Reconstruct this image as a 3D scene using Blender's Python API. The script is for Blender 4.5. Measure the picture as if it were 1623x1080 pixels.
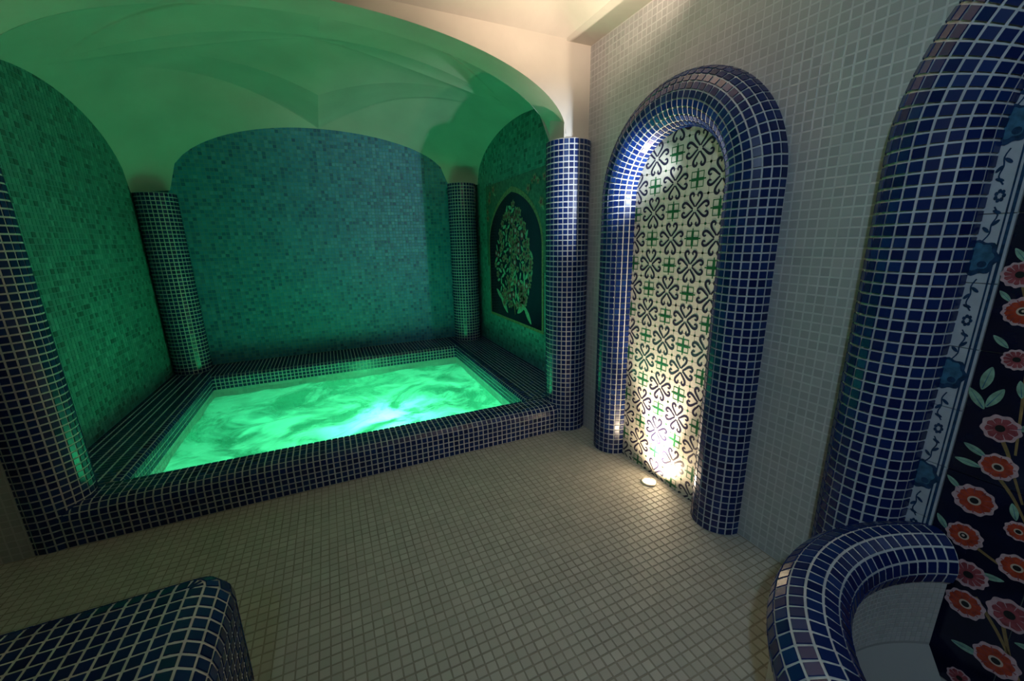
import bpy, math, random
import numpy as np
from mathutils import Vector, Matrix, noise
random.seed(7)
PI = math.pi
scn = bpy.context.scene
for o in list(bpy.data.objects):
    bpy.data.objects.remove(o)
col = scn.collection

# ------------------------------------------------------------------ camera
CAM = np.array([-1.7742, -2.5393, 1.5]); FPX = 631.59
YAW, PITCH, ROLL = 0.4234, -0.2454, -0.0191
FWD = np.array([math.sin(YAW)*math.cos(PITCH), math.cos(YAW)*math.cos(PITCH), math.sin(PITCH)])
_r = np.array([math.cos(YAW), -math.sin(YAW), 0.0]); _u = np.cross(_r, FWD)
RGT = math.cos(ROLL)*_r + math.sin(ROLL)*_u
UPV = -math.sin(ROLL)*_r + math.cos(ROLL)*_u
cd = bpy.data.cameras.new('camera'); cam = bpy.data.objects.new('camera', cd); col.objects.link(cam)
cd.sensor_fit = 'HORIZONTAL'; cd.sensor_width = 36.0; cd.lens = FPX/1623*36.0; cd.clip_start = 0.02
m = Matrix.Identity(4)
for i in range(3):
    m[i][0] = RGT[i]; m[i][1] = UPV[i]; m[i][2] = -FWD[i]; m[i][3] = CAM[i]
cam.matrix_world = m
scn.camera = cam
# ------------------------------------------------------------------ world, lights, exposure
w = bpy.data.worlds.new('world'); scn.world = w; w.use_nodes = True
w.node_tree.nodes['Background'].inputs[0].default_value = (0.02, 0.02, 0.025, 1)
w.node_tree.nodes['Background'].inputs[1].default_value = 0.3
vs = scn.view_settings
vs.view_transform = 'Standard'; vs.look = 'None'; vs.exposure = 0.0; vs.gamma = 1.0; vs.use_curve_mapping = False

def light(name, kind, loc, energy, color, size=0.1, direction=None, **kw):
    ld = bpy.data.lights.new(name, kind); o = bpy.data.objects.new(name, ld); col.objects.link(o)
    o.location = loc; ld.energy = energy; ld.color = color
    if kind in ('POINT', 'SPOT'): ld.shadow_soft_size = size
    if kind == 'AREA': ld.size = size
    for k, v in kw.items(): setattr(ld, k, v)
    if direction is not None:
        o.rotation_euler = Vector(direction).to_track_quat('-Z', 'Y').to_euler()
    return o
# warm uplight hanging in front of the alcove, turned to the vaulted ceiling and the top of the facade
light('ceiling_uplight_light', 'SPOT', (-0.55, -1.05, 2.52), 52.0, (1.0, 0.74, 0.54), 0.05, (0.10, 0.62, 0.80), spot_size=math.radians(135), spot_blend=0.7)
# cool fill added behind the photographer to brighten the basin and niche wall
light('rear_fill_light', 'SPOT', (-2.6, -3.3, 2.9), 92.0, (0.54, 0.77, 1.0), 0.06, (2.6, 1.5, -1.9), spot_size=math.radians(95), spot_blend=1.0)
# green lamps under the water
GREEN = (0.03, 1.0, 0.40)
light('pool_lamp_light', 'POINT', (-1.45, 0.90, -0.32), 54.0, (0.085, 1.0, 0.38), 0.15)
light('pool_lamp_light', 'POINT', (-2.45, 1.35, -0.4), 3, GREEN, 0.2)
light('pool_lamp_light', 'POINT', (-0.85, 1.35, -0.4), 3, GREEN, 0.2)
# lamp in the floor of the niche shining up the patterned panel
light('niche_uplight_light', 'SPOT', (-0.088, -0.86, 0.025), 26.0, (1.0, 0.78, 0.52), 0.02, (0.12, 0.0, 1.0), spot_size=math.radians(165), spot_blend=1.0)
light('niche_uplight_beam', 'SPOT', (-0.088, -0.86, 0.025), 240.0, (1.0, 0.82, 0.62), 0.02, (0.16, 0.06, 1.0), spot_size=math.radians(58), spot_blend=1.0)
# cool spotlight tucked behind the right-hand side of the niche arch, aimed across at its left side
light('niche_spot_light', 'SPOT', (-0.122, -1.10, 1.86), 75.0, (0.80, 0.90, 1.0), 0.015, (-0.10, 1.0, 0.05), spot_size=math.radians(62), spot_blend=1.0)

# ------------------------------------------------------------------ materials
MATS = {}
def rgb(h, s=1.0):
    return (h[0]*s, h[1]*s, h[2]*s, 1.0)
def mat(name, base, rough=0.5, spec=0.5, ramp=None, noise_amt=0.0, noise_scale=20.0, bump=0.0, bump_scale=60.0, emit=None, emit_s=0.0, coat=0.0, metallic=0.0):
    """plain colour, or a colour picked per tile from a ramp; optional grain and fine relief"""
    if name in MATS: return MATS[name]
    mt = bpy.data.materials.new(name); mt.use_nodes = True; MATS[name] = mt
    nt = mt.node_tree; N = nt.nodes; L = nt.links; b = N['Principled BSDF']
    b.inputs['Base Color'].default_value = rgb(base); b.inputs['Roughness'].default_value = rough
    b.inputs['Specular IOR Level'].default_value = spec; b.inputs['Coat Weight'].default_value = coat
    b.inputs['Metallic'].default_value = metallic
    out = None
    if ramp:
        g = N.new('ShaderNodeNewGeometry'); oi = N.new('ShaderNodeObjectInfo')
        ad = N.new('ShaderNodeMath'); ad.operation = 'ADD'; fr = N.new('ShaderNodeMath'); fr.operation = 'FRACT'
        L.new(g.outputs['Random Per Island'], ad.inputs[0]); L.new(oi.outputs['Random'], ad.inputs[1]); L.new(ad.outputs[0], fr.inputs[0])
        cr = N.new('ShaderNodeValToRGB'); cr.color_ramp.interpolation = 'LINEAR'
        el = cr.color_ramp.elements
        while len(el) > 1: el.remove(el[-1])
        el[0].position = 0.0; el[0].color = rgb(ramp[0])
        for i, c in enumerate(ramp[1:]):
            e = el.new((i+1)/(len(ramp)-1)); e.color = rgb(c)
        L.new(fr.outputs[0], cr.inputs[0]); out = cr.outputs[0]
    tc = N.new('ShaderNodeTexCoord')
    gp = N.new('ShaderNodeNewGeometry')
    if noise_amt > 0:
        nz = N.new('ShaderNodeTexNoise'); nz.inputs['Scale'].default_value = noise_scale; nz.inputs['Detail'].default_value = 5
        L.new(gp.outputs['Position'], nz.inputs['Vector'])
        mr = N.new('ShaderNodeMapRange'); mr.inputs[1].default_value = 0.25; mr.inputs[2].default_value = 0.75
        mr.inputs[3].default_value = 1-noise_amt; mr.inputs[4].default_value = 1+noise_amt*0.4
        L.new(nz.outputs[0], mr.inputs[0])
        mx = N.new('ShaderNodeMix'); mx.data_type = 'RGBA'; mx.blend_type = 'MULTIPLY'; mx.inputs[0].default_value = 1.0
        if out: L.new(out, mx.inputs[6])
        else: mx.inputs[6].default_value = rgb(base)
        L.new(mr.outputs[0], mx.inputs[7]); out = mx.outputs[2]
    if out: L.new(out, b.inputs['Base Color'])
    if bump > 0:
        n2 = N.new('ShaderNodeTexNoise'); n2.inputs['Scale'].default_value = bump_scale; n2.inputs['Detail'].default_value = 6
        L.new(gp.outputs['Position'], n2.inputs['Vector'])
        bp = N.new('ShaderNodeBump'); bp.inputs['Strength'].default_value = bump; bp.inputs['Distance'].default_value = 0.01
        L.new(n2.outputs[0], bp.inputs['Height']); L.new(bp.outputs[0], b.inputs['Normal'])
    if emit:
        b.inputs['Emission Color'].default_value = rgb(emit); b.inputs['Emission Strength'].default_value = emit_s
    return mt

M_BLUE = mat('cobalt_glass_mosaic', (0.01, 0.03, 0.13), rough=0.26, spec=0.45,
             ramp=[(0.002, 0.009, 0.066), (0.005, 0.020, 0.12), (0.004, 0.014, 0.092), (0.008, 0.032, 0.15), (0.003, 0.011, 0.078), (0.006, 0.022, 0.125)])
M_GROUT = mat('pale_grout', (0.66, 0.66, 0.66), rough=0.85, noise_amt=0.25, noise_scale=14)
M_WGROUT = mat('wall_grout', (0.54, 0.55, 0.55), rough=0.85, noise_amt=0.15, noise_scale=9)
M_WTILE = mat('off_white_wall_tile', (0.5, 0.48, 0.44), rough=0.32, ramp=[(0.35, 0.355, 0.36), (0.40, 0.405, 0.41), (0.37, 0.375, 0.38), (0.43, 0.435, 0.44), (0.36, 0.365, 0.37)])
M_FTILE = mat('beige_floor_tile', (0.5, 0.44, 0.36), rough=0.38, ramp=[(0.40, 0.38, 0.345), (0.47, 0.445, 0.405), (0.43, 0.405, 0.37), (0.51, 0.485, 0.445), (0.41, 0.39, 0.355)])
M_FGROUT = mat('floor_grout', (0.32, 0.29, 0.24), rough=0.9, noise_amt=0.3, noise_scale=6)
M_TEAL = mat('turquoise_mosaic', (0.1, 0.3, 0.3), rough=0.5,
             ramp=[(0.02, 0.13, 0.26), (0.06, 0.30, 0.50), (0.03, 0.22, 0.40), (0.12, 0.38, 0.56), (0.02, 0.11, 0.24), (0.08, 0.34, 0.54), (0.04, 0.26, 0.44)])
M_SIDE = mat('sea_green_mosaic', (0.1, 0.3, 0.2), rough=0.45,
             ramp=[(0.03, 0.15, 0.13), (0.08, 0.36, 0.33), (0.05, 0.23, 0.21), (0.13, 0.42, 0.40), (0.02, 0.11, 0.10), (0.07, 0.31, 0.29), (0.05, 0.25, 0.24)])
M_TGROUT = mat('alcove_grout', (0.12, 0.34, 0.35), rough=0.85)
M_AQUA = mat('pale_pool_mosaic', (0.5, 0.6, 0.58), rough=0.3, ramp=[(0.35, 0.5, 0.5), (0.55, 0.66, 0.64), (0.45, 0.58, 0.56)])
M_PLASTER = mat('cream_plaster', (0.62, 0.58, 0.52), rough=0.9, noise_amt=0.14, noise_scale=2.5, bump=0.25, bump_scale=9)
M_CREAM = mat('cream_glazed_print_tile', (0.66, 0.62, 0.53), rough=0.22, noise_amt=0.08, noise_scale=30)
M_NAVY = mat('navy_print', (0.025, 0.022, 0.05), rough=0.25)
M_PGREEN = mat('green_print', (0.02, 0.13, 0.05), rough=0.25, noise_amt=0.3, noise_scale=90)
M_MGROUND = mat('mural_navy_glaze', (0.006, 0.008, 0.03), rough=0.2, noise_amt=0.5, noise_scale=12)
M_BORDER = mat('mural_white_glaze', (0.50, 0.52, 0.56), rough=0.2, noise_amt=0.15, noise_scale=25)
M_BBLUE = mat('mural_border_blue', (0.02, 0.06, 0.14), rough=0.2, noise_amt=0.6, noise_scale=60)
M_MBLUE = mat('mural_midblue', (0.05, 0.16, 0.27), rough=0.2, noise_amt=0.5, noise_scale=50)
M_PINK = mat('petal_edge', (0.62, 0.40, 0.42), rough=0.22, noise_amt=0.3, noise_scale=70)
M_RED = mat('petal_red', (0.50, 0.065, 0.03), rough=0.22, noise_amt=0.5, noise_scale=60)
M_MAROON = mat('petal_maroon', (0.36, 0.075, 0.09), rough=0.22, noise_amt=0.5, noise_scale=60)
M_CORE = mat('flower_core', (0.02, 0.02, 0.02), rough=0.25)
M_RING = mat('flower_ring', (0.62, 0.45, 0.35), rough=0.25)
M_LEAF = mat('mural_leaf', (0.28, 0.46, 0.34), rough=0.22, noise_amt=0.5, noise_scale=50)
M_BRANCH = mat('mural_branch', (0.30, 0.19, 0.08), rough=0.25, noise_amt=0.4, noise_scale=40)
M_GOLD = mat('mural_gold', (0.30, 0.27, 0.15), rough=0.25, noise_amt=0.5, noise_scale=40)
M_METAL = mat('brushed_steel', (0.55, 0.53, 0.5), rough=0.3, metallic=1.0)
M_LENS = mat('lit_lens', (1, 0.9, 0.75), emit=(1.0, 0.86, 0.66), emit_s=6.0)
M_GLENS = mat('green_lens', (0.2, 1, 0.5), emit=(0.05, 1.0, 0.4), emit_s=8.0)
M_BOWL = mat('white_bowl_tile', (0.5, 0.48, 0.45), rough=0.35, ramp=[(0.44, 0.43, 0.41), (0.52, 0.5, 0.48), (0.48, 0.465, 0.44)])
M_BGROUT = mat('bowl_grout', (0.36, 0.35, 0.33), rough=0.85)

def water_material():
    mt = bpy.data.materials.new('bubbling_water'); mt.use_nodes = True
    nt = mt.node_tree; N = nt.nodes; L = nt.links; N.clear()
    out = N.new('ShaderNodeOutputMaterial'); geo = N.new('ShaderNodeNewGeometry')
    n1 = N.new('ShaderNodeTexNoise'); n1.inputs['Scale'].default_value = 1.7; n1.inputs['Detail'].default_value = 9; n1.inputs['Roughness'].default_value = 0.60; n1.inputs['Distortion'].default_value = 1.1
    L.new(geo.outputs['Position'], n1.inputs['Vector'])
    mr = N.new('ShaderNodeMapRange'); mr.interpolation_type = 'SMOOTHSTEP'
    mr.inputs[1].default_value = 0.38; mr.inputs[2].default_value = 0.62; mr.inputs[3].default_value = 0.04; mr.inputs[4].default_value = 0.9
    L.new(n1.outputs[0], mr.inputs[0])
    tr = N.new('ShaderNodeBsdfTransparent'); tr.inputs[0].default_value = (0.32, 0.50, 0.43, 1)
    df = N.new('ShaderNodeBsdfDiffuse'); df.inputs[0].default_value = (0.8, 0.85, 0.85, 1)
    tl = N.new('ShaderNodeBsdfTranslucent'); tl.inputs[0].default_value = (0.95, 0.96, 0.95, 1)
    gl = N.new('ShaderNodeBsdfGlossy'); gl.inputs['Roughness'].default_value = 0.06
    n2 = N.new('ShaderNodeTexNoise'); n2.inputs['Scale'].default_value = 9; n2.inputs['Detail'].default_value = 4
    L.new(geo.outputs['Position'], n2.inputs['Vector'])
    bp = N.new('ShaderNodeBump'); bp.inputs['Strength'].default_value = 0.5; bp.inputs['Distance'].default_value = 0.03; L.new(n2.outputs[0], bp.inputs['Height'])
    L.new(bp.outputs[0], gl.inputs['Normal'])
    foam = N.new('ShaderNodeMixShader'); foam.inputs[0].default_value = 0.8; L.new(df.outputs[0], foam.inputs[1]); L.new(tl.outputs[0], foam.inputs[2])
    m1 = N.new('ShaderNodeMixShader'); L.new(mr.outputs[0], m1.inputs[0]); L.new(tr.outputs[0], m1.inputs[1]); L.new(foam.outputs[0], m1.inputs[2])
    fr = N.new('ShaderNodeFresnel'); fr.inputs[0].default_value = 1.33; L.new(bp.outputs[0], fr.inputs['Normal'])
    m2 = N.new('ShaderNodeMixShader'); L.new(fr.outputs[0], m2.inputs[0]); L.new(m1.outputs[0], m2.inputs[1]); L.new(gl.outputs[0], m2.inputs[2])
    L.new(m2.outputs[0], out.inputs[0])
    return mt
M_WATER = water_material()

# ------------------------------------------------------------------ helpers
def tag(o, label=None, cat=None, group=None, kind=None):
    if label: o['label'] = label
    if cat: o['category'] = cat
    if group: o['group'] = group
    if kind: o['kind'] = kind
    return o
def empty(name, loc):
    o = bpy.data.objects.new(name, None); o.empty_display_size = 0.1; col.objects.link(o); o.location = loc; return o
def link(name, me, parent=None, loc=None):
    o = bpy.data.objects.new(name, me); col.objects.link(o)
    if parent is not None:
        o.parent = parent
        base = Vector(parent_world(parent))
        o.location = -base if loc is None else Vector(loc) - base
    elif loc is not None: o.location = loc
    return o
def parent_world(p):
    v = Vector(p.location); q = p.parent
    while q is not None:
        v = v + Vector(q.location); q = q.parent
    return v
def mesh(name, V, F, mats, fm=None, smooth=False):
    me = bpy.data.meshes.new(name); me.from_pydata([tuple(v) for v in V], [], [tuple(f) for f in F])
    if not isinstance(mats, (list, tuple)): mats = [mats]
    for k in mats: me.materials.append(k)
    if fm is not None: me.polygons.foreach_set('material_index', fm)
    if smooth: me.polygons.foreach_set('use_smooth', [True]*len(F))
    me.update(); return me
def obj(name, V, F, mats, parent=None, fm=None, smooth=False):
    return link(name, mesh(name, V, F, mats, fm, smooth), parent)
def grid_faces(nu, nv, closed_u=False, off=0, flip=False):
    F = []
    for i in range(nu if closed_u else nu-1):
        for j in range(nv-1):
            a = off+i*nv+j; b = off+((i+1) % nu)*nv+j
            F.append((a, b, b+1, a+1) if not flip else (a, a+1, b+1, b))
    return F
def box(x0, x1, y0, y1, z0, z1):
    V = [(x, y, z) for x in (x0, x1) for y in (y0, y1) for z in (z0, z1)]
    F = [(0, 1, 3, 2), (4, 6, 7, 5), (0, 4, 5, 1), (2, 3, 7, 6), (0, 2, 6, 4), (1, 5, 7, 3)]
    return V, F
def join(parts):
    V = []; F = []
    for v, f in parts:
        o = len(V); V += list(v); F += [tuple(i+o for i in q) for q in f]
    return V, F

# one small tile: bevelled slab, unit size, top at z = 1
TV = np.array([(-.5, -.5, 0), (.5, -.5, 0), (.5, .5, 0), (-.5, .5, 0), (-.475, -.475, 1), (.475, -.475, 1), (.475, .475, 1), (-.475, .475, 1)])
TF = np.array([(4, 5, 6, 7), (0, 1, 5, 4), (1, 2, 6, 5), (2, 3, 7, 6), (3, 0, 4, 7)])
TILE_ME = {}
def tile_mesh(mt):
    if mt.name not in TILE_ME: TILE_ME[mt.name] = mesh('tile', TV, TF, mt)
    return TILE_ME[mt.name]
class Tiles:
    """flat mosaic tiles placed by centre, normal and tangent"""
    def __init__(s): s.c = []; s.n = []; s.u = []; s.w = []; s.h = []
    def add(s, c, n, u, w_, h_):
        s.c.append(c); s.n.append(n); s.u.append(u); s.w.append(w_); s.h.append(h_)
    def finish(s, parent, mt, thick=0.004, limit=300, minpx=8.5, rest='mosaic', jitter=0.012):
        if not s.c: return
        c = np.array(s.c, float); n = np.array(s.n, float); n /= np.linalg.norm(n, axis=1)[:, None]
        u = np.array(s.u, float); u -= n*(u*n).sum(1)[:, None]; u /= np.linalg.norm(u, axis=1)[:, None]
        v = np.cross(n, u); w_ = np.array(s.w); h_ = np.array(s.h)
        rng = np.random.default_rng(len(c))
        n2 = n + u*rng.normal(0, jitter, len(c))[:, None] + v*rng.normal(0, jitter, len(c))[:, None]
        n2 /= np.linalg.norm(n2, axis=1)[:, None]; u = u - n2*(u*n2).sum(1)[:, None]; u /= np.linalg.norm(u, axis=1)[:, None]; v = np.cross(n2, u); n = n2
        d = c - CAM; z = d@FWD; ok = z > 0.05; zz = np.where(ok, z, 1)
        X = 811.5 + FPX*(d@RGT)/zz; Y = 540 - FPX*(d@UPV)/zz
        face = -(d*n).sum(1)/np.linalg.norm(d, axis=1)
        ok &= (X > 0) & (X < 1623) & (Y > 0) & (Y < 1080) & (face > 0.05)
        px = np.where(ok, np.sqrt(np.maximum(w_*h_*face, 0))*FPX/zz, 0)
        order = np.argsort(-px)[:limit]; order = [i for i in order if px[i] >= minpx]
        me = tile_mesh(mt); base = np.array(parent_world(parent))
        for i in order:
            o = bpy.data.objects.new('tile', me); col.objects.link(o); o.parent = parent
            R = Matrix(((u[i][0], v[i][0], n[i][0]), (u[i][1], v[i][1], n[i][1]), (u[i][2], v[i][2], n[i][2])))
            o.location = c[i]-base; o.rotation_euler = R.to_euler(); o.scale = (w_[i], h_[i], thick)
        keep = np.ones(len(c), bool); keep[order] = False
        k = np.where(keep)[0]
        if len(k) == 0: return
        P = (c[k]-base)[:, None, :] + u[k][:, None, :]*(w_[k][:, None]*TV[:, 0])[:, :, None] + v[k][:, None, :]*(h_[k][:, None]*TV[:, 1])[:, :, None] + n[k][:, None, :]*(thick*TV[:, 2])[None, :, None]
        P = P.reshape(-1, 3); Q = (TF[None] + 8*np.arange(len(k))[:, None, None]).reshape(-1, 4)
        me = bpy.data.meshes.new(rest); me.vertices.add(len(P)); me.vertices.foreach_set('co', P.ravel())
        me.loops.add(Q.size); me.loops.foreach_set('vertex_index', Q.ravel().astype(np.int32))
        me.polygons.add(len(Q)); me.polygons.foreach_set('loop_start', np.arange(0, Q.size, 4, dtype=np.int32))
        me.materials.append(mt); me.update(calc_edges=True); me.polygons.foreach_set('use_smooth', np.zeros(len(Q), bool)); me.update()
        o = bpy.data.objects.new(rest, me); col.objects.link(o); o.parent = parent; o['kind'] = 'stuff'

P_ = 0.0375          # mosaic pitch
GAP = 0.0075
TW = P_-GAP
ZS = 2.757           # height of the facade top
XL, XR, YB = -3.36, 0.08, 2.72
ZL = 0.22            # height of the pool kerb
RX0, RY0 = -4.5, -4.7   # far corner of the room

# ================================================================== the setting
# ---- floor
fl = obj('floor', *box(RX0, 0.02, RY0, 0.04, -0.12, -0.0012), M_FGROUT); tag(fl, kind='structure')
T = Tiles(); fp = 0.0395
nx = int((0-RX0)/fp); ny = int((0-RY0)/fp)
for i in range(nx):
    for j in range(ny):
        x = -fp*(i+.5); y = -0.002-fp*(j+.5)
        T.add((x+random.uniform(-.0008, .0008), y+random.uniform(-.0008, .0008), -0.0012), (0, 0, 1), (1, random.uniform(-.02, .02), 0), fp-.0055, fp-.0055)
T.finish(fl, M_FTILE, thick=0.0012, jitter=0.006, minpx=9.5)

# ---- arches on the niche wall: centre y, centreline radius, tube radius, springing height
A1 = dict(yc=-0.8275, R=0.4525, r=0.13, zs=1.73)
A2 = dict(yc=-2.50, R=0.63, r=0.13, zs=1.75)
def inside_arch(y, z, a, rad):
    dy = abs(y-a['yc'])
    if z <= a['zs']: return dy < rad
    return dy*dy+(z-a['zs'])**2 < rad*rad
# ---- right wall (niche wall)
wr = obj('wall_right', *box(0.004, 0.14, RY0, 0.06, 0, ZS+.02), M_WGROUT); tag(wr, kind='structure')
T = Tiles(); wp = 0.0372
for j in range(int(4.7/wp)):
    for k in range(int(ZS/wp)):
        y = 0.05-wp*(j+.5); z = wp*(k+.5)
        if inside_arch(y, z, A1, A1['R']) or inside_arch(y, z, A2, A2['R']): continue
        T.add((0.004, y, z), (-1, 0, 0), (0, -1, random.uniform(-.03, .03)), wp-.006, wp-.006)
T.finish(wr, M_WTILE, thick=0.0005, jitter=0.003, minpx=9.5)
# ---- other room walls behind the photographer
tag(obj('wall_left', *box(RX0-.1, RX0, RY0, 0, 0, ZS+.02), M_WGROUT), kind='structure')
tag(obj('wall_rear', *box(RX0-.1, 0.14, RY0-.1, RY0, 0, ZS+.02), M_WGROUT), kind='structure')

# ---- facade left of the alcove
wf = obj('wall_front', *box(RX0, -3.215, 0.002, 0.3, 0, ZS+.02), M_WGROUT); tag(wf, kind='structure')
T = Tiles()
for i in range(int(1.3/wp)):
    for k in range(int(ZS/wp)):
        T.add((-3.217-wp*(i+.5), 0.002, wp*(k+.5)), (0, -1, 0), (1, 0, 0), wp-.006, wp-.006)
T.finish(wf, M_WTILE, thick=0.0005)

# ---- alcove arches
def ell(t): return max(0.0, 1-t*t)**0.5
XC = -1.66
def back_z(x):
    t = (x+1.69)/1.43
    zs0 = 2.05 if t < 0 else 2.22
    return zs0+(2.735-zs0)*ell(min(1, abs(t)))**0.9
def left_z(y):  return 2.0+0.6*ell(min(1, abs(y-1.4)/1.1))
def right_z(y): return 2.2+0.475*ell(min(1, abs(y-1.4)/1.15))**0.95
def f0_z(x): return 2.2+0.5*ell(min(1, abs(x+1.65)/1.45))
def f1_z(x): return 2.2+0.55*ell(min(1, abs(x+1.65)/1.5))
# alcove walls: grout backing plus turquoise mosaic
wb = obj('wall_alcove_back', *box(XL-.1, XR+.1, YB+.004, YB+.1, -0.9, 3.0), M_TGROUT); tag(wb, kind='structure')
T = Tiles()
for i in range(int((XR-XL)/P_)):
    for k in range(int(2.6/P_)):
        x = XL+P_*(i+.5); z = ZL+P_*(k+.5)
        if z > back_z(x)+.02 or z > 2.8: continue
        T.add((x, YB+.004, z), (0, -1, 0), (1, 0, random.uniform(-.03, .03)), P_-.005, P_-.005)
T.finish(wb, M_TEAL, thick=0.003, minpx=9.5)
wl = obj('wall_alcove_left', *box(XL-.1, XL-.004, 0.03, YB+.1, -0.9, 3.0), M_TGROUT); tag(wl, kind='structure')
T = Tiles()
for j in range(int(YB/P_)):
    for k in range(int(2.5/P_)):
        y = .03+P_*(j+.5); z = ZL+P_*(k+.5)
        if z > left_z(y)+.02: continue
        T.add((XL-.004, y, z), (1, 0, 0), (0, 1, random.uniform(-.03, .03)), P_-.005, P_-.005)
T.finish(wl, M_SIDE, thick=0.003, minpx=8.0)
wa = obj('wall_alcove_right', *box(XR+.004, XR+.1, 0.0, YB+.1, -0.9, 3.0), M_TGROUT); tag(wa, kind='structure')
T = Tiles()
for j in range(int(YB/P_)):
    for k in range(int(2.5/P_)):
        y = .02+P_*(j+.5); z = ZL+P_*(k+.5)
        if z > right_z(y)+.02: continue
        T.add((XR+.004, y, z), (-1, 0, 0), (0, -1, random.uniform(-.03, .03)), P_-.005, P_-.005)
T.finish(wa, M_SIDE, thick=0.003, minpx=9.5)

# ---- alcove vault: four corner fans, a shallow dome between them, the front arch
Vb = np.array((-1.67, 1.95, 2.84)); Vl = np.array((-3.30, 1.35, 2.64)); Vr = np.array((0.02, 1.32, 2.72)); Vf = np.array((-1.65, 0.85, 2.87))
NS, NT = 28, 36
def half(fn_pt, a, b, V):
    """arch half from spring parameter a to crown b, then on to the dome corner V"""
    pts = []
    for k in range(NT):
        t = k/(NT-1)
        if t < 0.78:
            q = t/0.78; q = math.sin(q*PI/2); pts.append(np.array(fn_pt(a+(b-a)*q)))
        else:
            q = (t-0.78)/0.22; pts.append(np.array(fn_pt(b))*(1-q)+V*q)
    return pts
pl = lambda y: (XL, y, left_z(y)); pr = lambda y: (XR, y, right_z(y)); pb = lambda x: (x, YB, back_z(x)); pf = lambda x: (x, 0.3, f1_z(x))
def arc(Va, Vc, bulge):
    out = []
    for i in range(NS):
        s = i/(NS-1); out.append(Va*(1-s)+Vc*s+np.array((0, 0, bulge*(1-(2*s-1)**2))))
    return out
fans = [
    (half(pl, 2.5, 1.4, Vl), half(pb, -3.12, -1.69, Vb), arc(Vl, Vb, 0.19)),
    (half(pb, -0.26, -1.69, Vb), half(pr, 2.55, 1.4, Vr), arc(Vb, Vr, 0.16)),
    (half(pr, 0.25, 1.4, Vr), half(pf, -0.15, -1.65, Vf), arc(Vr, Vf, 0.10)),
    (half(pf, -3.15, -1.65, Vf), half(pl, 0.3, 1.4, Vl), arc(Vf, Vl, 0.10)),
]
parts = []
for E0, E1, Q in fans:
    V = []
    for i in range(NS):
        s = i/(NS-1)
        for k in range(NT):
            t = k/(NT-1)
            p = E0[k]*(1-s)+E1[k]*s
            hollow = 0.17*math.sin(PI*s)*math.sin(PI*t**1.6)
            V.append(p+(Q[i]-(Q[0]*(1-s)+Q[-1]*s))*t**2.2+np.array((0, 0, hollow)))
    parts.append((V, grid_faces(NS, NT)))
O_ = np.array((-1.66, 1.3, 3.04)); ring = []
for E0, E1, Q in fans: ring += Q[:-1]
NR = 20; V = []
for q in ring:
    for k in range(NR):
        r = k/(NR-1); p = O_*(1-r)+q*r
        p[2] = O_[2]+(q[2]-O_[2])*r**1.25; V.append(p)
parts.append((V, grid_faces(len(ring), NR, closed_u=True)))
# front arch underside, then the flat facade above it
NX = 80; V = []; xs0 = [XC-1.44*math.cos(PI*i/(NX-1)) for i in range(NX)]
for i in range(NX):
    th = PI*i/(NX-1); x0 = -1.65-1.45*math.cos(th); x1 = -1.65-1.5*math.cos(th)
    for k in range(7):
        s = k/6
        V.append((x0*(1-s)+x1*s, 0.3*s, f0_z(x0)*(1-s)+f1_z(x1)*s))
parts.append((V, grid_faces(NX, 7)))
vault = obj('ceiling_alcove', *join(parts), M_PLASTER, smooth=True); tag(vault, kind='structure')
V = []
for i in range(NX):
    th = PI*i/(NX-1); x0 = -1.65-1.45*math.cos(th)
    V += [(x0, 0.0, f0_z(x0)), (x0, 0.0, ZS+.02)]
parts = [(V, grid_faces(NX, 2))]
parts.append(box(-0.212, -0.201, 0.004, 0.07, 2.14, ZS+.02)); parts.append(box(-0.21, 0.06, 0.025, 0.2, 2.10, ZS+.02))
parts.append(box(-3.3, -3.098, 0.0, 0.3, 2.0, ZS+.02))
tag(obj('wall_facade', *join(parts), M_PLASTER), kind='structure')
# roof slab over the alcove keeps stray light out
# ---- room ceiling: flat band along the niche wall, vault springing from it
XS = -0.208
tag(obj('trim_1', *box(XS, 0.1, RY0, 0.06, ZS, ZS+.12), M_PLASTER), kind='structure')
NXC, NYC = 48, 48; V = []
for i in range(NXC):
    for j in range(NYC):
        a = i/(NXC-1); b = j/(NYC-1); x = RX0+(XS-RX0)*a; y = RY0+(0.0-RY0)*b
        d = min(x-RX0, XS-x, y-RY0, -y)
        V.append((x, y, ZS+0.36*math.sin(min(1, d/0.75)*PI/2)))
tag(obj('ceiling', V, grid_faces(NXC, NYC), M_PLASTER, smooth=True), kind='structure')

# ================================================================== the pool
def profile(segs):
    """polyline of (kind, data) -> dense list of (point2d, normal2d, s)"""
    out = []; s = 0.0
    for sg in segs:
        if sg[0] == 'L':
            a = np.array(sg[1], float); b = np.array(sg[2], float); L = np.linalg.norm(b-a); d = (b-a)/L; n = np.array((-d[1], d[0]))
            for k in range(25): out.append((a+(b-a)*k/24, n, s+L*k/24))
            s += L
        else:
            c = np.array(sg[1], float); r, a0, a1 = sg[2:]; L = abs(a1-a0)*r
            for k in range(25):
                a = a0+(a1-a0)*k/24; n = np.array((math.cos(a), math.sin(a))); out.append((c+n*r, n, s+L*k/24))
            s += L
    return out, s
def at_s(prof, s):
    S = [p[2] for p in prof]
    i = min(range(len(S)), key=lambda q: abs(S[q]-s))
    return prof[i][0], prof[i][1]
pool = empty('sunken_pool', (-1.7, 0.0, 0.0)); tag(pool, 'sunken whirlpool with wide blue mosaic kerb under the green vault', 'pool')
YI = 0.25; WXL, WXR, WYB = -2.98, -0.42, 2.22       # inner faces
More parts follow.
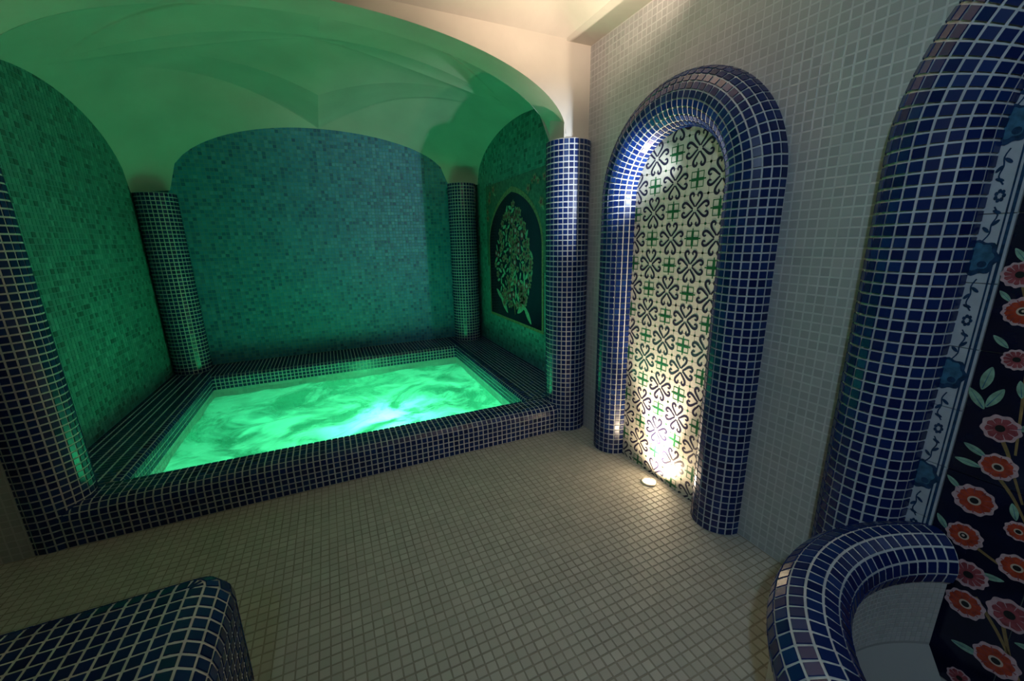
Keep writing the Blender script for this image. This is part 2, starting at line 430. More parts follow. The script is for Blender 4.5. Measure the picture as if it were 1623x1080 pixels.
def sweep_side(name, prof, L, to3, a0, a1):
    na = max(2, int((a1-a0)/0.25)); V = []
    for i in range(na):
        a = a0+(a1-a0)*i/(na-1)
        for (p, n, s) in prof: V.append(to3(p-n*0.004, a))
    part = obj(name, V, grid_faces(na, len(prof)), M_GROUT, pool); T = Tiles()
    ns = int(round(L/P_)); ps = L/ns; nl = int(round((a1-a0)/P_)); pa = (a1-a0)/nl
    o = np.array(to3(np.zeros(2), 0)); ea = np.array(to3(np.zeros(2), 1.0))-o
    for i in range(nl):
        for j in range(ns):
            s = (j+.5)*ps; p, n = at_s(prof, s); a = a0+(i+.5)*pa
            n3 = np.array(to3(n, 0))-o
            T.add(to3(p-n*0.004, a), n3, ea, pa-GAP, ps-GAP)
    T.finish(part, M_BLUE, thick=0.0028, minpx=7.5)
# front kerb: outside face, rounded top, inside lip      2d = (y, z)
pf_, Lf = profile([('L', (0, 0), (0, ZL-.07)), ('A', (0.07, ZL-.07), 0.07, PI, PI/2), ('L', (0.07, ZL), (YI-.05, ZL)), ('A', (YI-.05, ZL-.05), 0.05, PI/2, 0), ('L', (YI, ZL-.05), (YI, ZL-.14))])
sweep_side('front_kerb', pf_, Lf, lambda p, a: (a, p[0], p[1]), -3.2, -0.2)
# side and back ledges: flat top, rounded lip, short drop    2d = (distance from wall, z)
def ledge(d):
    return profile([('L', (0.0, ZL), (d-.05, ZL)), ('A', (d-.05, ZL-.05), 0.05, PI/2, 0), ('L', (d, ZL-.05), (d, ZL-.15))])
q, Lq = ledge(WXL-XL); sweep_side('left_ledge', q, Lq, lambda p, a: (XL+p[0], a, p[1]), YI-.02, YB)
q, Lq = ledge(XR-WXR); sweep_side('right_ledge', q, Lq, lambda p, a: (XR-p[0], a, p[1]), YI-.02, YB)
q, Lq = ledge(YB-WYB); sweep_side('back_ledge', q, Lq, lambda p, a: (a, YB-p[0], p[1]), WXL-.05, WXR+.05)
# pale pool shell under the lip
zt, zb = ZL-.13, -0.85
obj('pool_shell', *join([box(WXL-.2, WXL-.008, 0.1, WYB+.1, zb, zt), box(WXR+.008, WXR+.2, 0.1, WYB+.1, zb, zt), box(WXL-.1, WXR+.1, WYB+.008, WYB+.2, zb, zt), box(WXL-.1, WXR+.1, 0.1, YI-.008, zb, zt), box(WXL-.2, WXR+.2, 0.1, WYB+.2, zb-.1, zb)]), M_AQUA, pool)
T = Tiles(); ap = 0.04
def panel_tiles(T, o, eu, ev, lu, lv, n, p, g):
    nu = int(lu/p); nv = int(lv/p)
    for i in range(nu):
        for j in range(nv):
            T.add(np.array(o)+np.array(eu)*(i+.5)*lu/nu+np.array(ev)*(j+.5)*lv/nv, n, eu, lu/nu-g, lv/nv-g)
panel_tiles(T, (WXL-.008, YI, -0.5), (0, 1, 0), (0, 0, 1), WYB-YI, .5+zt-.01, (1, 0, 0), ap, .005)
panel_tiles(T, (WXR+.008, YI, -0.5), (0, 1, 0), (0, 0, 1), WYB-YI, .5+zt-.01, (-1, 0, 0), ap, .005)
panel_tiles(T, (WXL, WYB+.008, -0.5), (1, 0, 0), (0, 0, 1), WXR-WXL, .5+zt-.01, (0, -1, 0), ap, .005)
T.finish(pool, M_AQUA, thick=0.003, minpx=9.5, rest='inner_mosaic')
# underwater lamp on the front wall of the basin
for lx in (-1.55,):
    V = []; F = []
    for k in range(24):
        a = 2*PI*k/24; V += [(lx+.09*math.cos(a), YI, -.42+.09*math.sin(a)), (lx+.07*math.cos(a), YI+.02, -.42+.07*math.sin(a))]
    F = [(2*k, 2*((k+1) % 24), 2*((k+1) % 24)+1, 2*k+1) for k in range(24)]+[tuple(2*k+1 for k in range(24))]
    obj('underwater_lamp', V, F, [M_METAL, M_GLENS], pool, fm=[0]*24+[1])
# water
NXW, NYW = 180, 140; V = []
for i in range(NXW):
    for j in range(NYW):
        x = WXL-.005+(WXR-WXL+.01)*i/(NXW-1); y = YI-.006+(WYB-YI+.012)*j/(NYW-1)
        z = 0.018*noise.fractal(Vector((x*2.2, y*2.2, 3.1)), 1.0, 2.0, 5)+0.012*noise.noise(Vector((x*7, y*7, 9)))
        V.append((x, y, z-0.01))
wt = obj('pool_water', V, grid_faces(NXW, NYW), M_WATER, smooth=True)
tag(wt, 'glowing green bubbling water filling the sunken pool', 'water', kind='stuff')

# ================================================================== columns
def column(cx, cy, r, z0, z1, keep, label, minpx=8.0):
    c = empty('tiled_column', (cx, cy, z0)); tag(c, label, 'column', 'blue mosaic columns at the corners of the pool alcove')
    n = int(round(2*PI*r/P_)); V = []
    for i in range(48):
        a = 2*PI*i/48; rr = r-.004
        V += [(cx+rr*math.cos(a), cy+rr*math.sin(a), z0), (cx+rr*math.cos(a), cy+rr*math.sin(a), z1)]
    F = grid_faces(48, 2, closed_u=True)+[tuple(2*k+1 for k in range(48))]
    obj('shaft', V, F, M_GROUT, c)
    T = Tiles(); nz = int(round((z1-z0)/P_)); pz = (z1-z0)/nz; pw = 2*PI*r/n
    for i in range(n):
        a = 2*PI*(i+.5)/n; nn = (math.cos(a), math.sin(a), 0)
        if not keep(cx+r*nn[0], cy+r*nn[1]): continue
        for k in range(nz):
            T.add((cx+(r-.004)*nn[0], cy+(r-.004)*nn[1], z0+(k+.5)*pz), nn, (-nn[1], nn[0], 0), pw-GAP, pz-GAP)
    T.finish(c, M_BLUE, thick=0.0028, minpx=minpx)
column(-0.11, 0.11, 0.16, 0.0, 2.17, lambda x, y: x < 0.01, 'blue mosaic column between the pool and the lit niche')
column(-3.228, 0.15, 0.16, 0.0, 2.17, lambda x, y: x > -3.36, 'blue mosaic column at the left front corner of the pool')
column(-3.20, 2.56, 0.165, ZL, 2.0, lambda x, y: x > XL and y < YB, 'dark mosaic column in the left back corner behind the pool')
column(-0.135, 2.56, 0.175, ZL, 2.2, lambda x, y: x < XR and y < YB, 'dark mosaic column in the right back corner beside the pointed mural')

# ================================================================== tiled arches
def arch(a, label):
    yc, R, r, zs = a['yc'], a['R'], a['r'], a['zs']
    t = empty('arch_surround', (0, yc, 0)); tag(t, label, 'arch')
    nphi = int(round(PI*r/P_)); nleg = int(round(zs/P_)); narc = int(round(PI*R/P_))
    path = []    # (centre y, z, radial outward (y,z), tangent (y,z), pitch factor fn)
    # + y side leg first (left in the picture)
    def pt(s):
        """s in [0, nleg] leg, then arc, then leg down"""
        if s <= nleg: return (yc+R, zs*s/nleg, (1, 0), (0, 1), None)
        if s <= nleg+narc:
            th = PI*(s-nleg)/narc; return (yc+R*math.cos(th), zs+R*math.sin(th), (math.cos(th), math.sin(th)), (-math.sin(th), math.cos(th)), th)
        q = s-nleg-narc; return (yc-R, zs*(1-q/nleg), (-1, 0), (0, -1), None)
    NT_ = 2*nleg+narc; V = []; NP = 17
    ss = [0, nleg]+[nleg+narc*k/48 for k in range(1, 48)]+[nleg+narc, NT_]
    for s in ss:
        y, z, ra, ta, th = pt(s)
        for k in range(NP):
            ph = PI*k/(NP-1); rr = r-.004
            V.append((-rr*math.sin(ph)+.003, y+rr*math.cos(ph)*ra[0], z+rr*math.cos(ph)*ra[1]))
    obj('moulding', V, grid_faces(len(ss), NP, flip=True), M_GROUT, t, smooth=False)
    T = Tiles(); rr = r-.004
    for i in range(NT_):
        y, z, ra, ta, th = pt(i+.5)
        for k in range(nphi):
            ph = PI*(k+.5)/nphi; c, s_ = math.cos(ph), math.sin(ph)
            n3 = (-s_, c*ra[0], c*ra[1]); p3 = (-rr*s_, y+rr*c*ra[0], z+rr*c*ra[1])
            L = zs/nleg if th is None else (R+rr*c)*PI/narc
            T.add(p3, n3, (0, ta[0], ta[1]), L-GAP, PI*r/nphi-GAP)
    T.finish(t, M_BLUE, thick=0.0028, minpx=8.0)
    return t
arch(A1, 'blue mosaic arch moulding framing the lit heart-patterned niche')
arch(A2, 'large blue mosaic arch moulding framing the red flower mural')

# ================================================================== patterned panel in the niche
def strip(pts, width, z, closed=False):
    P = [np.array(p, float) for p in pts]; n = len(P); V = []
    for i in range(n):
        if closed: d = P[(i+1) % n]-P[i-1]
        else: d = P[min(i+1, n-1)]-P[max(i-1, 0)]
        d /= (np.linalg.norm(d)+1e-9); q = np.array((-d[1], d[0]))
        wd = width[i] if isinstance(width, (list, tuple)) else width
        V += [tuple(P[i]+q*wd/2)+(z,), tuple(P[i]-q*wd/2)+(z,)]
    F = [(2*i, 2*i+1, 2*((i+1) % n)+1, 2*((i+1) % n)) for i in range(n if closed else n-1)]
    return V, F
def blob(cx, cy, rx, ry, z, n=20, lobes=0, amp=0.0, rot=0.0, pointy=0.0):
    V = []
    for k in range(n):
        a = 2*PI*k/n; rr = 1+amp*math.cos(lobes*a)
        x = rx*rr*math.cos(a); y = ry*rr*math.sin(a)
        if pointy: y *= (1-pointy*abs(math.cos(a))**2)
        V.append((cx+x*math.cos(rot)-y*math.sin(rot), cy+x*math.sin(rot)+y*math.cos(rot), z))
    return V, [tuple(range(n))]
def layered(name, layers):
    """layers: list of (V, F, material) -> one mesh with several materials"""
    V = []; F = []; fm = []; ms = []
    for v, f, mt in layers:
        if mt not in ms: ms.append(mt)
        o = len(V); V += v; F += [tuple(i+o for i in q) for q in f]; fm += [ms.index(mt)]*len(f)
    return mesh(name, V, F, ms, fm)
A_ = 0.147
def slab(w_, h_, t):
    V = [(-w_/2, -h_/2, 0), (w_/2, -h_/2, 0), (w_/2, h_/2, 0), (-w_/2, h_/2, 0)]
    V += [(x*0.992, y*0.992, t) for x, y, _ in V]
    return V, [(4, 5, 6, 7), (0, 1, 5, 4), (1, 2, 6, 5), (2, 3, 7, 6), (3, 0, 4, 7)]
# half outline of one heart, tip towards the flower centre
half_heart = [(0.002, 0.013), (0.013, 0.028), (0.026, 0.043), (0.0345, 0.056), (0.0365, 0.068), (0.031, 0.0785), (0.021, 0.0815), (0.0135, 0.076), (0.0125, 0.068), (0.0175, 0.064)]
def smooth_pts(P, n=3):
    out = []
    for i in range(len(P)-1):
        p0 = np.array(P[max(i-1, 0)]); p1 = np.array(P[i]); p2 = np.array(P[i+1]); p3 = np.array(P[min(i+2, len(P)-1)])
        for k in range(n):
            t = k/n; out.append(.5*((2*p1)+(-p0+p2)*t+(2*p0-5*p1+4*p2-p3)*t*t+(-p0+3*p1-3*p2+p3)*t**3))
    out.append(np.array(P[-1])); return out
hp = smooth_pts(half_heart)
def rot2(P, a): return [(p[0]*math.cos(a)-p[1]*math.sin(a), p[0]*math.sin(a)+p[1]*math.cos(a)) for p in P]
TT = 0.006
lay = [slab(A_-.0012, A_-.0012, TT)+(M_CREAM,)]
for q in range(4):
    for sgn in (1, -1):
        P = [(sgn*p[0], p[1]) for p in hp]
        wd = [0.0085+0.0055*math.sin(PI*min(1, k/(len(P)-1)*1.1)) for k in range(len(P))]
        v, f = strip(rot2(P, q*PI/2), wd, TT+.0005)
        if sgn < 0: f = [tuple(reversed(x)) for x in f]
        lay.append((v, f, M_NAVY))
for cx in (-1, 1):
    for cy in (-1, 1): lay.append(blob(cx*A_/2, cy*A_/2, .0075, .0075, TT+.0004, n=8)+(M_PGREEN,))
ME_FLOWER = layered('flower_tile', lay)
lay = [slab(A_-.0012, A_-.0012, TT)+(M_CREAM,)]
sq = 0.044
for (cx, cy) in ((-1, -1), (1, -1), (1, 1), (-1, 1)):      # four small framed squares
    P = [(cx*sq*.12, cy*sq*.12), (cx*sq*.85, cy*sq*.12), (cx*sq*.85, cy*sq*.85), (cx*sq*.12, cy*sq*.85)]
    v, f = strip(P, .0068, TT+.0004, closed=True)
    lay.append((v, f if cx*cy > 0 else [tuple(reversed(q)) for q in f], M_PGREEN))
lay.append(strip([(0, -sq*1.2), (0, sq*1.2)], .007, TT+.0006)+(M_PGREEN,)); lay.append(strip([(-sq*1.2, 0), (sq*1.2, 0)], .007, TT+.0007)+(M_PGREEN,))
ME_CROSS = layered('lattice_tile', lay)
RW = Matrix(((0, 0, -1), (-1, 0, 0), (0, 1, 0)))      # local x -> -y, local y -> z, local z -> -x
def onwall(name, me, parent, x, y, z, rot=0.0, s=1.0):
    o = bpy.data.objects.new(name, me); col.objects.link(o); o.parent = parent
    o.rotation_euler = (RW @ Matrix.Rotation(rot, 3, 'Z')).to_euler(); o.location = Vector((x, y, z))-parent_world(parent)
    o.scale = (s, s, s) if not isinstance(s, tuple) else s
    return o
pan = empty('tile_panel', (0, A1['yc'], 0)); tag(pan, 'cream panel of heart-patterned tiles inside the lit niche', 'tile panel')
ny_, nz_ = 5, 15
for i in range(ny_):
    for k in range(nz_):
        y = A1['yc']+0.02+(2-i)*A_; z = A_*(k+.5)-0.05
        if z < A_/2: z0 = z
        if not inside_arch(y, z, A1, A1['R']+0.02): continue
        if z-A_/2 < -0.06: continue
        onwall('flower_tile' if (i+k) % 2 == 0 else 'lattice_tile', ME_FLOWER if (i+k) % 2 == 0 else ME_CROSS, pan, 0.004, y, z)

# ================================================================== floor uplight
lamp = empty('floor_uplight', (-0.088, -0.86, 0)); tag(lamp, 'round steel uplight set in the floor of the lit niche', 'lamp')
def lathe(prof, cx, cy, n=32):
    V = []
    for k in range(n):
        a = 2*PI*k/n
        for r, z in prof: V.append((cx+r*math.cos(a), cy+r*math.sin(a), z))
    return V, grid_faces(n, len(prof), closed_u=True)
obj('bezel', *lathe([(0.048, -0.003), (0.048, 0.008), (0.044, 0.011), (0.036, 0.011), (0.034, 0.008), (0.034, 0.004)], -0.088, -0.86), M_METAL, lamp, smooth=False)
V = [(-0.088+.0345*math.cos(2*PI*k/24), -0.86+.0345*math.sin(2*PI*k/24), 0.0075) for k in range(24)]
obj('lens', V, [tuple(range(24))], M_LENS, lamp)

# ================================================================== big flower mural
mu = empty('flower_mural', (0, A2['yc'], 0)); tag(mu, 'navy tile mural of red flowers inside the right arch above the basin', 'mural')
MY0, MY1 = -2.065, -2.94       # dark field
XM = 0.004
def quad_on_wall(name, y0, y1, z0, z1, t, mt, parent, x=XM):
    me = mesh(name, *slab(abs(y1-y0), z1-z0, t), mt); return onwall(name, me, parent, x, (y0+y1)/2, (z0+z1)/2)
ts = 0.2
zz = -0.05
while zz < 2.40:
    y = MY0
    while y > MY1+.01:
        z1 = zz+0.4
        if inside_arch((y+max(y-.22, MY1))/2, zz+.1, A2, A2['R']+.05): quad_on_wall('mural_tile', y-.0008, max(y-.22, MY1)+.0008, max(0, zz)+.0008, min(z1, 2.36)-.0008, 0.006, M_MGROUND, mu)
        y -= 0.22
    zz = z1
zz = -0.25
while zz < 2.2:
    for y0, y1 in ((-1.93, -2.064), (-2.941, -3.07)):
        quad_on_wall('border_tile', y0, y1, max(0, zz)+.0008, zz+.2-.0008, 0.006, M_BORDER, mu) if zz+.2 > .02 else None
    zz += 0.2
for y, wd in ((-2.043, .004), (-2.054, .007)):
    quad_on_wall('border_line', y+wd/2, y-wd/2, 0, 2.2, 0.0068, M_BBLUE, mu)
# border ornaments
lay = [blob(0, 0, .040, .050, .0072, n=40, lobes=7, amp=.09)+(M_BBLUE,), blob(-.002, .004, .031, .039, .0076, n=32, lobes=7, amp=.09)+(M_MBLUE,), blob(.010, -.018, .010, .010, .008, n=10)+(M_BBLUE,)]
ME_LOBE = layered('scalloped_ornament', lay)
lay = [blob(.008*math.cos(a), .013*math.sin(a), .0042, .006, .0072, n=8)+(M_BBLUE,) for a in [2*PI*k/7 for k in range(7)]]
ME_DOTS = layered('dot_ornament', lay)
lay = [strip(smooth_pts([(-.012, -.05), (.0, -.03), (.002, -.005), (.012, .02), (.004, .045)]), .0035, .0072)+(M_BBLUE,), blob(.010, .0, .011, .0045, .0076, n=10, rot=.8)+(M_BBLUE,), blob(-.008, -.018, .011, .0045, .0076, n=10, rot=2.2)+(M_BBLUE,), blob(.010, .03, .010, .0045, .0076, n=10, rot=-.6)+(M_BBLUE,)]
ME_SPRIG = layered('sprig_ornament', lay)
for k in range(8):
    z = 0.335+0.363*k
    if z > 2.1: break
    onwall('scalloped_ornament', ME_LOBE, mu, XM, -2.012, z-.0); onwall('dot_ornament', ME_DOTS, mu, XM, -2.022, z+.175)
    onwall('sprig_ornament', ME_SPRIG, mu, XM, -2.018, z+.10, rot=.1); onwall('sprig_ornament', ME_SPRIG, mu, XM, -2.018, z+.25, rot=PI+.2)
def flower_mesh(kind, seed):
    rnd = random.Random(seed); lob = 9+seed % 4; lay = []
    lay.append(blob(0, 0, 1, 1, .0071, n=54, lobes=lob, amp=.055)+(M_PINK,))
    lay.append(blob(rnd.uniform(-.06, .06), rnd.uniform(-.05, .05), .80, .78, .0074, n=44, lobes=lob, amp=.06)+((M_RED, M_MAROON, M_RED)[kind],))
    if kind != 1: lay.append(blob(0, .03, .32, .30, .0077, n=20)+(M_RING,))
    lay.append(blob(0, .03, .21 if kind != 1 else .27, .20 if kind != 1 else .25, .0080, n=16)+(M_CORE,))
    if kind == 2: lay.append(blob(0.02, .05, .09, .09, .0083, n=12)+(M_RING,))
    for k in range(lob):
        a = 2*PI*(k+.5)/lob; lay.append(strip([(.42*math.cos(a), .42*math.sin(a)), (.86*math.cos(a), .86*math.sin(a))], [.02, .07], .0078)+((M_MAROON, M_PINK, M_MAROON)[kind],))
    me = layered('flower', lay); return me
FM = [[flower_mesh(k, s+3*k) for s in range(2)] for k in range(3)]
FL = [(-2.14, 1.14, .030, 1), (-2.149, .928, .041, 1), (-2.166, .809, .040, 0), (-2.139, .677, .048, 0), (-2.100, 1.38, .036, 1), (-2.126, 1.278, .041, 2), (-2.141, .546, .042, 2), (-2.239, .635, .029, 0),
      (-2.172, .423, .045, 1), (-2.184, .316, .046, 0), (-2.258, .519, .041, 0), (-2.274, .361, .049, 1), (-2.277, .186, .050, 0), (-2.22, .044, .03, 1)]
rnd = random.Random(4)
for k in range(60):      # the field goes on beyond the frame
    y = rnd.uniform(-2.9, -2.13); z = rnd.uniform(.1, 2.2)
    if inside_arch(y, z, A2, .46) and all((y-f[0])**2+(z-f[1])**2 > .105**2 for f in FL) and not (y > -2.27 and z < 1.45):
        FL.append((y, z, rnd.uniform(.033, .05), rnd.randrange(3)))
# branches first, below the flowers
for P in ([(-2.20, .36), (-2.27, .27), (-2.34, .14), (-2.38, .02)], [(-2.26, .34), (-2.30, .22), (-2.36, .08)], [(-2.16, .53), (-2.21, .51), (-2.24, .50)], [(-2.155, .90), (-2.175, .86), (-2.19, .82), (-2.23, .72)], [(-2.17, .78), (-2.21, .73), (-2.25, .66)], [(-2.11, 1.36), (-2.15, 1.22), (-2.17, 1.05), (-2.19, .86)],
          [(-2.4, .05), (-2.5, .5), (-2.46, .9), (-2.52, 1.3), (-2.48, 1.75)], [(-2.5, .5), (-2.65, .8), (-2.72, 1.2)], [(-2.46, .9), (-2.33, 1.2), (-2.27, 1.5)]):
    Q = smooth_pts(P, 6); v, f = strip([(-(p[0]+2.5), p[1]) for p in Q], [.010-.005*i/len(Q) for i in range(len(Q))], .0066)
    onwall('branch', mesh('branch', v, f, M_BRANCH), mu, XM, -2.5, 0)
for i, (y, z, r, k) in enumerate(FL):
    onwall('flower', FM[k][i % 2], mu, XM, y, z, rot=i*1.3, s=(r, r, 1))
lay = [blob(0, 0, 1, .34, .0069, n=20, pointy=.45)+(M_LEAF,), strip([(-.85, 0), (.8, 0)], [.07, .02], .0072)+(M_MBLUE,)]
ME_LEAF = layered('leaf', lay)
LF = [(-2.095, 1.07, 1.45, .038), (-2.085, 1.003, 2.2, .036), (-2.121, 1.015, 1.2, .036), (-2.112, .84, 2.7, .030), (-2.104, .793, 3.05, .030), (-2.087, .712, 2.4, .024), (-2.22, .689, 1.9, .026), (-2.164, 1.057, 1.8, .026),
      (-2.085, 1.318, 2.3, .020), (-2.101, 1.186, 2.4, .024), (-2.215, .165, .1, .036), (-2.086, .563, 2.2, .026), (-2.093, 1.434, 2.2, .024), (-2.19, 1.19, 1.0, .03), (-2.20, .95, .5, .03), (-2.215, .45, .3, .03)]
for k in range(70):
    y = rnd.uniform(-2.92, -2.2); z = rnd.uniform(.1, 2.3)
    if inside_arch(y, z, A2, .5) and all((y-f[0])**2+(z-f[1])**2 > (f[2]+.03)**2 for f in FL): LF.append((y, z, rnd.uniform(0, 6.2), rnd.uniform(.022, .038)))
for (y, z, a, L) in LF: onwall('leaf', ME_LEAF, mu, XM, y, z, rot=a, s=(L, L, 1))

# ================================================================== pointed mural in the alcove
pm = empty('flower_mural', (XR, 1.5, 0.6)); tag(pm, 'small dark pointed-arch mural of a flowering vase on the alcove wall', 'mural')
PC, PW, PB, PSP, PT = 1.5, 0.66, 0.63, 1.45, 2.0
def pointed(w_, top, base, sp, n=14):
    P = [(-w_, base), (-w_, sp)]
    for k in range(1, n+1):
        q = k/n; P.append((-w_*math.cos(q*PI/2)**0.8, sp+(top-sp)*(0.55*q+0.45*math.sin(q*PI/2))))
    R = [(-x, z) for x, z in reversed(P[:-1])]
    return P+R
def flat_poly(P, z0, z1):
    n = len(P); V = [(x, y, z0) for x, y in P]+[(x, y, z1) for x, y in P]
    area = sum(P[i][0]*P[(i+1) % n][1]-P[(i+1) % n][0]*P[i][1] for i in range(n))
    top = tuple(range(n, 2*n)) if area > 0 else tuple(reversed(range(n, 2*n)))
    return V, [top]+[(i, (i+1) % n, n+(i+1) % n, n+i) for i in range(n)]
outer = pointed(PW+.028, PT+.055, PB-.03, PSP)
sp_ = [(-PW-.10, 1.2), (PW+.10, 1.2), (PW+.10, 2.14), (-PW-.10, 2.14)]
me = mesh('spandrel', *flat_poly([(x, z) for x, z in sp_], 0.0, .005), mat('spandrel_green', (0.10, 0.20, 0.16), rough=.25, noise_amt=.5, noise_scale=25)); onwall('spandrel', me, pm, XR, PC, 0)
me = mesh('gold_border', *flat_poly(outer, 0.0, .008), M_GOLD); onwall('gold_border', me, pm, XR, PC, 0)
me = mesh('dark_field', *flat_poly(pointed(PW, PT, PB, PSP), 0.0, .010), M_MGROUND); onwall('dark_field', me, pm, XR, PC, 0)
M_PWHITE = mat('pale_petal', (0.34, 0.25, 0.17), rough=.25, noise_amt=.4, noise_scale=60)
lay = [blob(0, 0, 1, 1, .0112, n=30, lobes=5, amp=.22)+(M_PWHITE,), blob(0, 0, .45, .45, .0116, n=14)+(M_MAROON,)]
ME_SF = layered('flower', lay)
lay = [blob(0, 0, 1, 1, .0112, n=30, lobes=6, amp=.18)+(M_MAROON,), blob(0, 0, .5, .5, .0116, n=14)+(M_PINK,)]
ME_SF2 = layered('flower', lay)
lay = [blob(0, 0, 1, .4, .0108, n=16, pointy=.4)+(M_LEAF,)]
ME_SL = layered('leaf', lay)
v, f = strip(smooth_pts([(0.05, .70), (0.0, 1.0), (-.03, 1.3), (.02, 1.6), (0, 1.9)], 5), .02, .0105); onwall('stem', mesh('stem', v, f, M_BRANCH), pm, XR, PC, 0)
rnd = random.Random(11)
pts = []
for k in range(2500):
    a = rnd.uniform(-.52, .52); z = rnd.uniform(.78, 1.88)
    wmax = .13+.36*(1-abs((z-1.25)/.62)**1.6) if abs(z-1.25) < .62 else .1
    if abs(a) > wmax: continue
    if all((a-p[0])**2+(z-p[1])**2 > .058**2 for p in pts): pts.append((a, z))
    if len(pts) > 150: break
for i, (a, z) in enumerate(pts):
    if i % 5 < 3: onwall('flower', ME_SF if i % 7 else ME_SF2, pm, XR, PC-a, z, rot=i, s=(rnd.uniform(.030, .050),)*2+(1,))
    else: onwall('leaf', ME_SL, pm, XR, PC-a, z, rot=rnd.uniform(0, 6), s=(rnd.uniform(.035, .055),)*2+(1,))
for (a, z, ro, L) in ((-.25, .78, 2.4, .14), (.22, .80, .6, .14), (-.38, .88, 2.6, .11), (.36, .74, -.8, .12)): onwall('leaf', ME_SL, pm, XR, PC-a, z, rot=ro, s=(L, L*.7, 1))
for i in range(26):      # vines of the spandrels
    sd = -1 if i % 2 else 1; a = sd*rnd.uniform(.30, .72); z = rnd.uniform(1.72, 2.1)
    if z < 1.5+(.72-abs(a))*1.1+.12: continue
    onwall('flower' if i % 3 else 'leaf', ME_SF if i % 3 else ME_SL, pm, XR-.0, PC-a, z, rot=i, s=(rnd.uniform(.025, .045),)*2+(1,))

# ================================================================== wash basin
bs = empty('wash_basin', (-0.5, -2.5, 0)); tag(bs, 'round white wash basin with thick blue mosaic rim below the flower mural', 'basin')
BC = np.array((-0.35, -2.61)); BR, Br, BZ = 0.63, 0.097, 0.435
TH0 = math.acos(-BC[0]/BR); nar = int(round(2*(PI-TH0)*BR/P_))
def bpt(s):
    """centreline of the rim in plan: an arc that starts and ends in the wall"""
    th = TH0+(2*PI-2*TH0)*s/nar; d = np.array((math.cos(th), math.sin(th))); return BC+BR*d, d, np.array((-d[1], d[0])), th
NB = nar; ss = [nar*k/64 for k in range(65)]; DTH = (2*PI-2*TH0)/nar
PH0, PH1 = math.radians(-62), math.radians(242); V = []; NPB = 25
for s in ss:
    c, d, t_, th = bpt(s)
    for k in range(NPB):
        ph = PH0+(PH1-PH0)*k/(NPB-1); rr = Br-.004; q = c+d*rr*math.cos(ph); V.append((q[0], q[1], BZ+rr*math.sin(ph)))
obj('rim', V, grid_faces(len(ss), NPB), M_GROUT, bs)
T = Tiles(); A0, A1_ = math.radians(-22), math.radians(205); nph = 9; rr = Br-.004
for i in range(NB):
    c, d, t_, th = bpt(i+.5)
    for k in range(nph):
        ph = A0+(A1_-A0)*(k+.5)/nph; q = c+d*rr*math.cos(ph); L = (BR+rr*math.cos(ph))*DTH
        T.add((q[0], q[1], BZ+rr*math.sin(ph)), (d[0]*math.cos(ph), d[1]*math.cos(ph), math.sin(ph)), (t_[0], t_[1], 0), L-GAP, (A1_-A0)*Br/nph-GAP)
T.finish(bs, M_BLUE, thick=0.0028, minpx=8.0, rest='rim_mosaic')
def bsurf(off, prof):
    V = []
    for s in ss:
        c, d, t_, th = bpt(s)
        for r_, z in prof: q = c+d*r_; V.append((q[0], q[1], z))
    return V, grid_faces(len(ss), len(prof))
obj('outer_wall', *bsurf(0, [(0.07, BZ-.06), (0.07, 0.0)]), mat('basin_cream', (0.55, 0.52, 0.46), rough=.5, noise_amt=.12, noise_scale=5), bs, smooth=True)
# bowl: white mosaic wall and a sloping bottom
obj('bowl', *bsurf(0, [(-.070, BZ-.05), (-.070, 0.12), (-.14, 0.05), (-.60, 0.03)]), M_BGROUT, bs, smooth=False)
T = Tiles()
for i in range(NB*2):
    c, d, t_, th = bpt((i+.5)/2)
    L = (BR-.07)*DTH/2
    for k in range(12):
        z = .13+.0205*(k+.5); q = c-d*.0695; T.add((q[0], q[1], z), (-d[0], -d[1], 0), (t_[0], t_[1], 0), L-.0025, .018)
T.finish(bs, M_BOWL, thick=0.002, minpx=8.0, rest='bowl_mosaic')

# ================================================================== bench
be = empty('mosaic_bench', (-2.9, -1.6, 0)); tag(be, 'low blue mosaic bench with rounded edges in the left foreground', 'bench')
BX, BY, BH, BRD = -2.185, -1.06, 0.455, 0.11    # right end, back edge, height, edge radius
BX0, BY0 = RX0+.15, -2.2
# rounded box: side profile (distance outwards, z) wrapped round a rounded rectangle plan
NC = 8; CR = 0.09
def plan(o):
    """outline of the bench grown by o (measured from the top flat area)"""
    P = []
    x0, x1, y0, y1 = BX0, BX-BRD, BY0+BRD, BY-BRD
    return x0-o, x1+o, y0-o, y1+o
prof_b = [(0.0, BH)]+[(BRD*math.sin(a), BH-BRD+BRD*math.cos(a)) for a in [PI/2*k/8 for k in range(1, 9)]]+[(BRD, 0.0)]
def ring_at(o, z, n=9, rc=0.002):
    x0, x1, y0, y1 = plan(0); out = []
    for (cx, cy, a0) in ((x1-rc, y1-rc, 0), (x0+rc, y1-rc, PI/2), (x0+rc, y0+rc, PI), (x1-rc, y0+rc, 1.5*PI)):
        for k in range(n):
            a = a0+PI/2*k/(n-1); out.append((cx+(rc+o)*math.cos(a), cy+(rc+o)*math.sin(a), z))
    return out
V = []; R_ = 36
for o, z in prof_b: V += ring_at(max(o-.004, 0), z-.004 if o < .02 else z-.002)
F = []
for j in range(len(prof_b)-1):
    for i in range(R_):
        a = j*R_+i; b = j*R_+(i+1) % R_; F.append((a, a+R_, b+R_, b))
F.append(tuple(range(R_)))
obj('bench_body', V, F, M_GROUT, be)
T = Tiles(); bp_ = 0.0385
x0, x1, y0, y1 = plan(0)
nx_ = int((x1-x0)/bp_); ny_ = int((y1-y0)/bp_); px_ = (x1-x0)/nx_; py_ = (y1-y0)/ny_
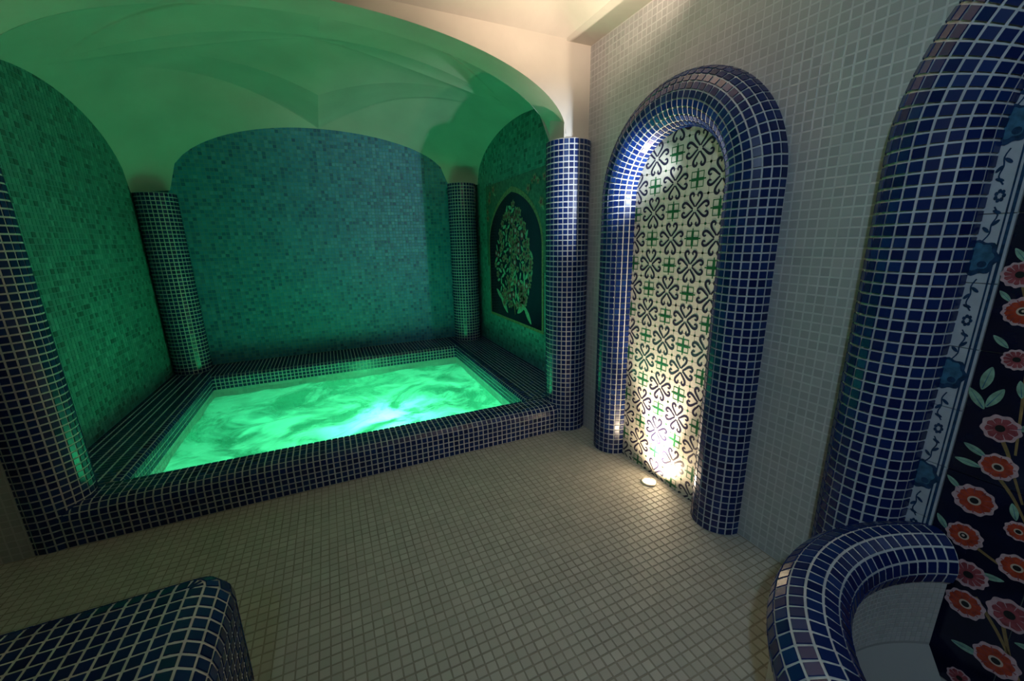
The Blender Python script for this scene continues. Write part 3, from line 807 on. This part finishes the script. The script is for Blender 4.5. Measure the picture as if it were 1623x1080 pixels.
for i in range(nx_):
    for j in range(ny_):
        T.add((x0+(i+.5)*px_, y0+(j+.5)*py_, BH-.004), (0, 0, 1), (1, 0, 0), px_-GAP, py_-GAP)
LA = BRD*PI/2; nr_ = max(2, int(round(LA/bp_))); nd_ = int((BH-BRD)/bp_)
def edge_tiles(p, u, out):
    for k in range(nr_):
        a = PI/2*(k+.5)/nr_; n3 = np.array(out)*math.sin(a)+np.array((0, 0, math.cos(a)))
        T.add(np.array(p)+np.array(out)*(BRD-.004)*math.sin(a)+np.array((0, 0, BH-BRD+(BRD-.004)*math.cos(a))), n3, u, bp_-GAP-.0006, LA/nr_-GAP)
    for k in range(nd_):
        h = (BH-BRD)/nd_; T.add(np.array(p)+np.array(out)*(BRD-.004)+np.array((0, 0, BH-BRD-(k+.5)*h)), out, u, bp_-GAP-.0006, h-GAP)
for j in range(ny_): edge_tiles((x1, y0+(j+.5)*py_, 0), (0, 1, 0), (1, 0, 0))
for i in range(nx_):
    edge_tiles((x0+(i+.5)*px_, y1, 0), (1, 0, 0), (0, 1, 0)); edge_tiles((x0+(i+.5)*px_, y0, 0), (1, 0, 0), (0, -1, 0))
# tiles round the two visible vertical corners
for (cx, cy, a0) in ((x1, y1, 0), (x1, y0, 1.5*PI)):
    for q in range(3):
        ang = a0+PI/2*(q+.5)/3; out = np.array((math.cos(ang), math.sin(ang), 0)); u = (-out[1], out[0], 0)
        for k in range(nr_):
            a = PI/2*(k+.5)/nr_; n3 = out*math.sin(a)+np.array((0, 0, math.cos(a))); rr = (BRD-.004)
            T.add(np.array((cx, cy, BH-BRD))+out*rr*math.sin(a)+np.array((0, 0, rr*math.cos(a))), n3, u, max(.008, BRD*math.sin(a)*PI/6-GAP), LA/nr_-GAP)
        for k in range(nd_):
            h = (BH-BRD)/nd_; T.add(np.array((cx, cy, BH-BRD-(k+.5)*h))+out*(BRD-.004), out, u, BRD*PI/6-GAP, h-GAP)
T.finish(be, M_BLUE, thick=0.0028, minpx=8.0)
